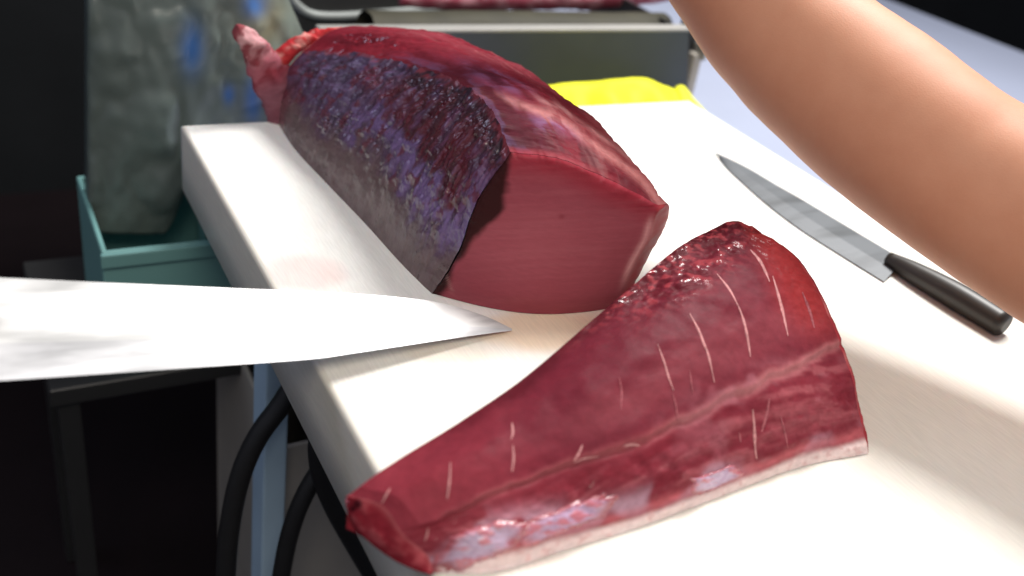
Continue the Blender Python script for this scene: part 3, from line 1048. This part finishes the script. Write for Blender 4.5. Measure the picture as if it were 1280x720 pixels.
# ------------------------------------------------------------------ bright knife coming in from the left
def build_knives():
    tip = onz(640, 412, 0.003)
    nrm = np.array([0.14, -0.36, 0.92])
    nrm = nrm / np.linalg.norm(nrm)
    root = thing('kitchen_knife', 'broad shiny bright knife blade coming in from the left, its tip by the upright block', 'knife', tuple(tip))
    top_e = [(640, 411), (612, 398), (575, 386), (535, 377), (480, 371), (400, 366), (280, 361), (120, 354), (-30, 347)]
    bot_e = [(640, 413), (610, 417), (560, 424), (500, 433), (440, 442), (390, 449), (280, 457), (120, 468), (-30, 478)]
    n = 90
    T = crom([onplane(*q, tip, nrm) for q in top_e], n)
    B = crom([onplane(*q, tip, nrm) for q in bot_e], n)
    f = 0.66       # where the bevel starts (from the spine)
    Mid = T * (1 - f) + B * f
    th = 0.0012 * np.minimum(1, np.linspace(0, 8, n))[:, None]
    # blade body: spine to bevel, both sides; a ground bevel runs to the edge
    rows = [T + nrm * th, Mid + nrm * th, Mid - nrm * th, T - nrm * th, T + nrm * th]
    V = np.stack(rows, 1)
    mesh('blade', V.reshape(-1, 3), grid_faces(n, 5), M['blade_bright'], root, smooth=False)
    rows = [Mid + nrm * th, B, Mid - nrm * th]
    V = np.stack(rows, 1)
    mesh('bevel', V.reshape(-1, 3), grid_faces(n, 3), M['bevel_bright'], root, smooth=False)
    # handle beyond the frame
    a = (T[-1] + B[-1]) / 2
    d = T[-1] - T[-10]
    d = d / np.linalg.norm(d)
    V, F = tube([a - d * 0.01, a + d * 0.05, a + d * 0.12], [0.012, 0.014, 0.013], 16, 16)
    mesh('handle', V, F, M['handle_wood'], root)

    # dark knife lying on the right of the board
    zb = 0.0035
    root = thing('kitchen_knife', 'slim grey knife lying on the right edge of the board, point towards the upright block', 'knife', tuple(onz(895, 193, zb)))
    top_e = [(894, 192), (915, 201), (940, 214), (970, 232), (1000, 249), (1060, 285), (1130, 327)]
    bot_e = [(896, 194), (908, 209), (928, 228), (960, 256), (1000, 286), (1050, 318), (1105, 352)]
    n = 70
    T = crom([onz(*q, zb) for q in top_e], n)
    B = crom([onz(*q, zb - 0.002) for q in bot_e], n)
    Mid = T * 0.45 + B * 0.55 + np.array([0, 0, 0.0008])
    th = np.array([0, 0, 0.0012])
    V = np.stack([T + th, Mid + th, Mid - th, T - th, T + th], 1)
    mesh('blade', V.reshape(-1, 3), grid_faces(n, 5), M['blade_grey'], root, smooth=False)
    V = np.stack([Mid + th, B, Mid - th], 1)
    mesh('bevel', V.reshape(-1, 3), grid_faces(n, 3), M['bevel_grey'], root, smooth=False)
    a = (T[-1] * 0.6 + B[-1] * 0.4)
    d = (T[-1] - T[-12])
    d[2] = 0
    d /= np.linalg.norm(d)
    V, F = tube([a - d * 0.012 + [0, 0, .006], a + d * 0.02 + [0, 0, .007], a + d * 0.07 + [0, 0, .009], a + d * 0.12 + [0, 0, .009]],
                [0.007, 0.011, 0.013, 0.012], 18, 24)
    mesh('handle', V, F, M['handle_wood'], root)


build_knives()


# ------------------------------------------------------------------ things behind the board
def build_back():
    zc = -BT
    # steel tray with its rim, olive wrap and a piece of fish in it
    Y = 1.16
    tr = thing('steel_tray', 'grey steel tray standing behind the cutting board, pale line along its rim', 'tray', tuple(ony(700, 120, Y)))
    TL, TR_, BR_ = ony(395, 50, Y), ony(856, 33, Y), ony(859, 128, Y)
    zt = TR_[2]
    x0, x1 = TL[0], TR_[0]
    depth = 0.26
    bm_obj('front_panel', hexa_bm([(x0, Y, zc), (BR_[0], Y, zc), (BR_[0], Y + 0.004, zc), (x0, Y + 0.004, zc),
                                   (x0, Y - 0.012, zt - 0.004), (x1, Y - 0.012, zt - 0.004), (x1, Y - 0.008, zt - 0.004), (x0, Y - 0.008, zt - 0.004)]), M['steel'], tr)
    bm_obj('side_panel', hexa_bm([(x1 - 0.002, Y + 0.004, zc), (x1 + 0.002, Y + 0.004, zc), (x1 + 0.002, Y + depth, zc), (x1 - 0.002, Y + depth, zc),
                                  (x1 - 0.002, Y - 0.007, zt - 0.006), (x1 + 0.002, Y - 0.007, zt - 0.006), (x1 + 0.002, Y + depth, zt - 0.006), (x1 - 0.002, Y + depth, zt - 0.006)]), M['dark_steel'], tr)
    bm_obj('rim', box_bm(x0, x1 + 0.002, Y - 0.016, Y + 0.006, zt - 0.003, zt + 0.002, 0.0015, 2), M['rim'], tr)
    bm_obj('tray_floor', box_bm(x0, x1 - 0.003, Y + 0.006, Y + depth, zc + 0.02, zc + 0.024), M['steel'], tr)
    # olive wrapped slab standing in the tray
    mat = plain('olive_wrap', (0.028, 0.025, 0.012), 0.75, 0.0, 0.5, 22, 0.3, 40)
    a, b = ony(470, 30, Y + 0.05), ony(846, 24, Y + 0.05)
    nx, nz = 60, 18
    V = []
    z_top = b[2] + 0.000
    for i in range(nx):
        for j in range(nz):
            x = a[0] + (b[0] - a[0]) * i / (nx - 1)
            ang = math.pi * j / (nz - 1)
            V.append((x, Y + 0.08 - 0.055 * math.cos(ang), zc + 0.026 + (z_top - zc - 0.026) * math.sin(ang) ** 0.6))
    V = np.array(V)
    V = V + ((fbm(V * np.array([12, 50, 90]), 3, 171) - 0.5) * 0.012)[:, None] * np.array([0, -1, 0.6])
    o = mesh('plastic_wrap', V, grid_faces(nx, nz), mat)
    tag(o, 'olive green crinkled wrap bulging over the rim of the steel tray', 'wrap')
    # raw fish piece at the very top
    Yf = Y + 0.19
    Vt, F = tube([ony(500, 0, Yf), ony(560, -2, Yf), ony(680, -5, Yf), ony(800, -8, Yf), ony(850, -12, Yf)],
                 [0.008, 0.017, 0.023, 0.021, 0.010], 24, 60)
    Vt = np.array(Vt)
    Vt = Vt + ((fbm(Vt * 40, 4, 181) - 0.5) * 0.012)[:, None] * np.array([0, -0.5, 1])
    c = mix(np.ones((len(Vt), 3)) * np.array([0.26, 0.06, 0.085]), (0.42, 0.20, 0.23), sstep(0.45, 0.65, fbm(Vt * 50, 3, 183)))
    o = mesh('tuna_piece', Vt, F, M['flesh'], None, c)
    tag(o, 'strip of pink red fish at the top edge, behind the olive wrap', 'tuna')

    # yellow sheet crumpled on the counter behind the board
    pts = [(668, 108), (700, 104), (740, 101), (780, 98), (806, 97), (822, 104), (836, 109), (842, 112), (846, 108), (853, 108), (857, 112), (858, 124)]
    n, m = 90, 16
    topl = crom([ony(x, y, 1.105) for x, y in pts], n)
    V = []
    for i in range(n):
        p = topl[i]
        for j in range(m):
            f = j / (m - 1)
            y = 1.105 - 0.10 * f
            z = p[2] * (1 - f) + (zc + 0.018) * f + 0.010 * math.sin(math.pi * f) * math.sin(i * 0.23)
            V.append((p[0] - 0.012 * f, y, z))
    V = np.array(V)
    V = V + ((fbm(V * np.array([30, 40, 30]), 3, 191) - 0.5) * 0.010)[:, None] * np.array([0, -0.3, 0.7])
    V[:, 1] = np.maximum(V[:, 1], 0.992)
    V2 = V.copy()
    V2[:, 2] = zc + 0.0005
    allV = np.vstack([V, V2])
    F = grid_faces(n, m) + grid_faces(n, m, n * m, True)
    N = n * m
    rim = [(i, 0) for i in range(n)] + [(n - 1, j) for j in range(1, m)] + [(i, m - 1) for i in range(n - 2, -1, -1)] + [(0, j) for j in range(m - 2, 0, -1)]
    ids = [i * m + j for i, j in rim]
    F += [(ids[k], ids[(k + 1) % len(ids)], ids[(k + 1) % len(ids)] + N, ids[k] + N) for k in range(len(ids))]
    o = mesh('plastic_bag', allV, F, M['yellow'])
    tag(o, 'bright yellow crumpled plastic bag lying behind the white board', 'bag')

    # dark post and small steel bracket right of the tray
    p = ony(868, 120, 1.15)
    pr = thing('steel_post', 'dark post with a small pale steel bracket, right of the steel tray', 'post', (p[0], 1.15, zc))
    bm_obj('upright', box_bm(p[0] - 0.006, p[0] + 0.012, 1.19, 1.22, zc, p[2] + 0.22, 0.002, 2), M['dark_steel'], pr)
    q = ony(881, 88, 1.15)
    bm_obj('bracket', box_bm(q[0] - 0.010, q[0] + 0.008, 1.170, 1.189, zc, q[2] + 0.020, 0.004, 3), M['grey_plastic'], pr)
    q = ony(887, 70, 1.15)
    bm_obj('post_highlight', box_bm(q[0] - 0.003, q[0] + 0.004, 1.160, 1.189, q[2] - 0.012, q[2] + 0.012, 0.002, 2), M['rim'], pr)  # pale block standing in for the highlight on the post

    # green-grey cloudy bag with blue marks at the back left
    m_, nt, pb = new_mat('cloudy_bag')
    n_ = nt.nodes
    at = n_.new('ShaderNodeAttribute')
    at.attribute_name = 'pigment'
    nt.links.new(at.outputs['Color'], pb.inputs['Base Color'])
    pb.inputs['Roughness'].default_value = 0.3
    Yb = 1.13
    nu, nv = 90, 70
    V = []
    for i in range(nu):
        for j in range(nv):
            u, v = i / (nu - 1), j / (nv - 1)
            x = 110 + 302 * u
            low = 130 * sstep(0.50, 0.30, u)
            y = 158 + low - (200 + low - 130 * sstep(0.72, 1.0, u)) * v
            w = ony(x, y, Yb)
            bul = math.sin(math.pi * u) ** 0.6 * math.sin(math.pi * min(1, v * 0.9 + 0.05)) ** 0.5
            V.append((w[0], Yb - 0.03 * bul, max(w[2], zc + 0.001) if u > 0.52 else w[2]))
    V = np.array(V)
    cr = fbm(V * np.array([20, 20, 14]), 3, 201)
    V = V + ((np.abs(cr - 0.5)) * 0.035)[:, None] * np.array([0, -1, 0])
    V[:, 1] = np.maximum(V[:, 1], 1.02)
    px, py = proj(V)
    c = np.ones((len(V), 3)) * np.array([0.10, 0.125, 0.115])
    c = mix(c, (0.22, 0.21, 0.13), 0.8 * np.exp(-(((px - 335) / 28) ** 2 + ((py - 30) / 38) ** 2)))
    c = mix(c, (0.13, 0.17, 0.16), 0.5 * sstep(0.50, 0.68, cr))
    for (bx, by, rx, ry) in ((316, 125, 10, 26), (318, 6, 14, 16), (286, 118, 7, 12), (240, 60, 14, 30)):
        c = mix(c, (0.03, 0.13, 0.40), 0.85 * np.exp(-(((px - bx) / rx) ** 2 + ((py - by) / ry) ** 2)))
    B = V.copy()
    B[:, 1] = Yb + 0.03
    F = grid_faces(nu, nv) + grid_faces(nu, nv, nu * nv, True)
    rim = [(i, 0) for i in range(nu)] + [(nu - 1, j) for j in range(1, nv)] + [(i, nv - 1) for i in range(nu - 2, -1, -1)] + [(0, j) for j in range(nv - 2, 0, -1)]
    ids = [i * nv + j for i, j in rim]
    F += [(ids[k], ids[(k + 1) % len(ids)], ids[(k + 1) % len(ids)] + nu * nv, ids[k] + nu * nv) for k in range(len(ids))]
    o = mesh('ice_bag', np.vstack([V, B]), F, m_, None, np.vstack([c, c]))
    tag(o, 'cloudy green grey plastic bag with blue marks, behind the far left corner of the board', 'bag')

    # black tub with a pale rim behind
    Yt = 1.40
    tu = thing('black_tub', 'black tub with a pale grey rounded rim, at the top left behind the bag', 'tub', tuple(ony(430, 20, Yt)))
    rimpts = [ony(352, -25, Yt), ony(368, 2, Yt), ony(388, 17, Yt), ony(420, 20, Yt), ony(470, 17, Yt), ony(520, 13, Yt), ony(640, 6, Yt)]
    V, F = tube(rimpts, [0.006] * 7, 14, 60)
    mesh('rim', V, F, plain('tub_rim', (0.24, 0.26, 0.25), 0.5), tu)
    a, b = ony(388, 20, Yt), ony(640, 6, Yt)
    bm_obj('tub_body', box_bm(a[0] - 0.02, b[0], Yt + 0.006, Yt + 0.35, zc, b[2] + 0.2, 0.01), M['dark_steel'], tu)


build_back()


# ------------------------------------------------------------------ below the board, lower left
def build_below():
    def hose(name, label, pts, r, Y):
        V, F = tube([ony(x, y, Y) for x, y in pts], [r] * len(pts), 16, 70)
        o = mesh(name, V, F, M['rubber'])
        tag(o, label, 'hose', 'black hoses under the table')
        return o
    hose('hose', 'thick black hose curving down left of the pale blue table leg',
         [(400, 440), (372, 474), (350, 508), (326, 540), (306, 580), (292, 630), (284, 690), (282, 760), (284, 900)], 0.0105, 0.72)
    hose('hose', 'black hose dropping from the board edge, between the leg and the grey bin',
         [(430, 540), (404, 580), (382, 616), (366, 655), (355, 700), (348, 760), (345, 900)], 0.0095, 0.69)
    hose('hose', 'black hose running close along the underside edge of the board',
         [(440, 500), (402, 540), (398, 575), (405, 605), (420, 640), (442, 680), (466, 722), (500, 790), (520, 900)], 0.0095, 0.66)
    # grey bin under the table
    p, q = ony(352, 560, 0.80), ony(520, 560, 0.80)
    bn = thing('grey_bin', 'dull grey plastic bin standing under the table, behind the black hoses', 'bin', (p[0], 0.9, FLOOR_Z))
    zt = p[2]
    x0, x1 = p[0], q[0] + 0.15
    t = 0.006
    d = 0.30
    for nm, bx in (('front_wall', (x0, x1, 0.80, 0.80 + t)), ('back_wall', (x0, x1, 0.80 + d - t, 0.80 + d)),
                   ('side_wall', (x0, x0 + t, 0.8065, 0.7995 + d - t)), ('side_wall', (x1 - t, x1, 0.8065, 0.7995 + d - t))):
        bm_obj(nm, box_bm(*bx, FLOOR_Z, zt, 0.002, 1), M['grey_plastic'], bn)
    bm_obj('bin_floor', box_bm(x0 + t + .001, x1 - t - .001, 0.8075, 0.7985 + d - t, FLOOR_Z + 0.004, FLOOR_Z + 0.01), M['grey_plastic'], bn)
    # low dark shelf carrying a teal crate and a grey box, left of the board
    p, pb = ony(297, 330, 1.0), ony(297, 432, 1.0)
    zs, zt = pb[2], p[2] + 0.035
    sh = thing('low_shelf', 'low black steel shelf left of the table, carrying the teal crate', 'shelf', (p[0], 1.1, FLOOR_Z))
    bm_obj('shelf_board', box_bm(p[0] - 0.22, p[0] + 0.30, 0.97, 1.27, zs - 0.025, zs - 0.0005, 0.002, 1), M['dark_steel'], sh)
    for lx in (p[0] - 0.20, p[0] + 0.28):
        for ly in (0.99, 1.25):
            bm_obj('leg', box_bm(lx - 0.012, lx + 0.012, ly - 0.012, ly + 0.012, FLOOR_Z, zs - 0.0255, 0.002, 1), M['dark_steel'], sh)

    def crate(name, label, cat, x0, x1, y0, y1, z0, z1, mat):
        g = thing(name, label, cat, ((x0 + x1) / 2, (y0 + y1) / 2, z0))
        t = 0.006
        for nm, bx in (('front_wall', (x0, x1, y0, y0 + t)), ('back_wall', (x0, x1, y1 - t, y1)),
                       ('side_wall', (x0, x0 + t, y0 + t + .0005, y1 - t - .0005)), ('side_wall', (x1 - t, x1, y0 + t + .0005, y1 - t - .0005))):
            bm_obj(nm, box_bm(*bx, z0, z1, 0.0015, 1), mat, g)
        bm_obj('rim', box_bm(x0 - .002, x1 + .002, y0 - 0.007, y0 - 0.0005, z1 - 0.018, z1, 0.002, 2), mat, g)
        bm_obj('crate_floor', box_bm(x0 + t + .001, x1 - t - .001, y0 + t + .001, y1 - t - .001, z0 + .002, z0 + .006), mat, g)
    crate('teal_crate', 'teal plastic crate on the low black shelf, left of the white board', 'crate', p[0] - 0.15, p[0], 1.0, 1.2, zs, zt, M['teal_plastic'])
    crate('grey_box', 'dark grey green box on the low shelf, between the teal crate and the table', 'box', p[0] + 0.007, p[0] + 0.16, 1.0, 1.2, zs, zt + 0.01,
          plain('box_grey', (0.07, 0.085, 0.08), 0.5))


build_below()


# ------------------------------------------------------------------ bare arm at the upper right
def build_arm():
    m, nt, p = new_mat('tanned_skin')
    n = nt.nodes
    tc = n.new('ShaderNodeTexCoord')
    no = n.new('ShaderNodeTexNoise')
    no.inputs['Scale'].default_value = 18
    no.inputs['Detail'].default_value = 6
    nt.links.new(tc.outputs['Object'], no.inputs['Vector'])
    mx = n.new('ShaderNodeMix')
    mx.data_type = 'RGBA'
    mx.inputs[6].default_value = (0.44, 0.185, 0.105, 1)
    mx.inputs[7].default_value = (0.56, 0.28, 0.175, 1)
    nt.links.new(no.outputs['Fac'], mx.inputs[0])
    nt.links.new(mx.outputs[2], p.inputs['Base Color'])
    p.inputs['Roughness'].default_value = 0.58
    p.inputs['Specular IOR Level'].default_value = 0.3
    p.inputs['Subsurface Weight'].default_value = 0.2
    p.inputs['Subsurface Scale'].default_value = 0.006
    p.inputs['Subsurface Radius'].default_value = (1, 0.4, 0.25)
    no.inputs['Roughness'].default_value = 0.7
    vo = n.new('ShaderNodeTexVoronoi')
    vo.inputs['Scale'].default_value = 700
    nt.links.new(tc.outputs['Object'], vo.inputs['Vector'])
    bp = n.new('ShaderNodeBump')
    bp.inputs['Strength'].default_value = 0.12
    bp.inputs['Distance'].default_value = 0.0006
    nt.links.new(vo.outputs['Distance'], bp.inputs['Height'])
    nt.links.new(bp.outputs[0], p.inputs['Normal'])
    # axis in photo pixels, distance, radius in pixels
    ax = [(760, -240, 0.98, 52), (835, -130, 0.95, 60), (902, -46, 0.92, 72), (978, 37, 0.90, 86), (1066, 116, 0.88, 93), (1160, 190, 0.86, 96),
          (1270, 262, 0.85, 98), (1400, 330, 0.84, 104), (1560, 400, 0.83, 110)]
    V, F = tube([atd(x, y, d) for x, y, d, r in ax], [r * d / FPX for x, y, d, r in ax], 40, 110)
    V = np.array(V)
    V = V + ((fbm(V * 16, 3, 211) - 0.5) * 0.006)[:, None] * np.array([0.3, -0.5, 0.8])
    o = mesh('person', V, F, m)
    tag(o, 'bare tanned arm reaching across the upper right corner above the counter', 'person')


build_arm()
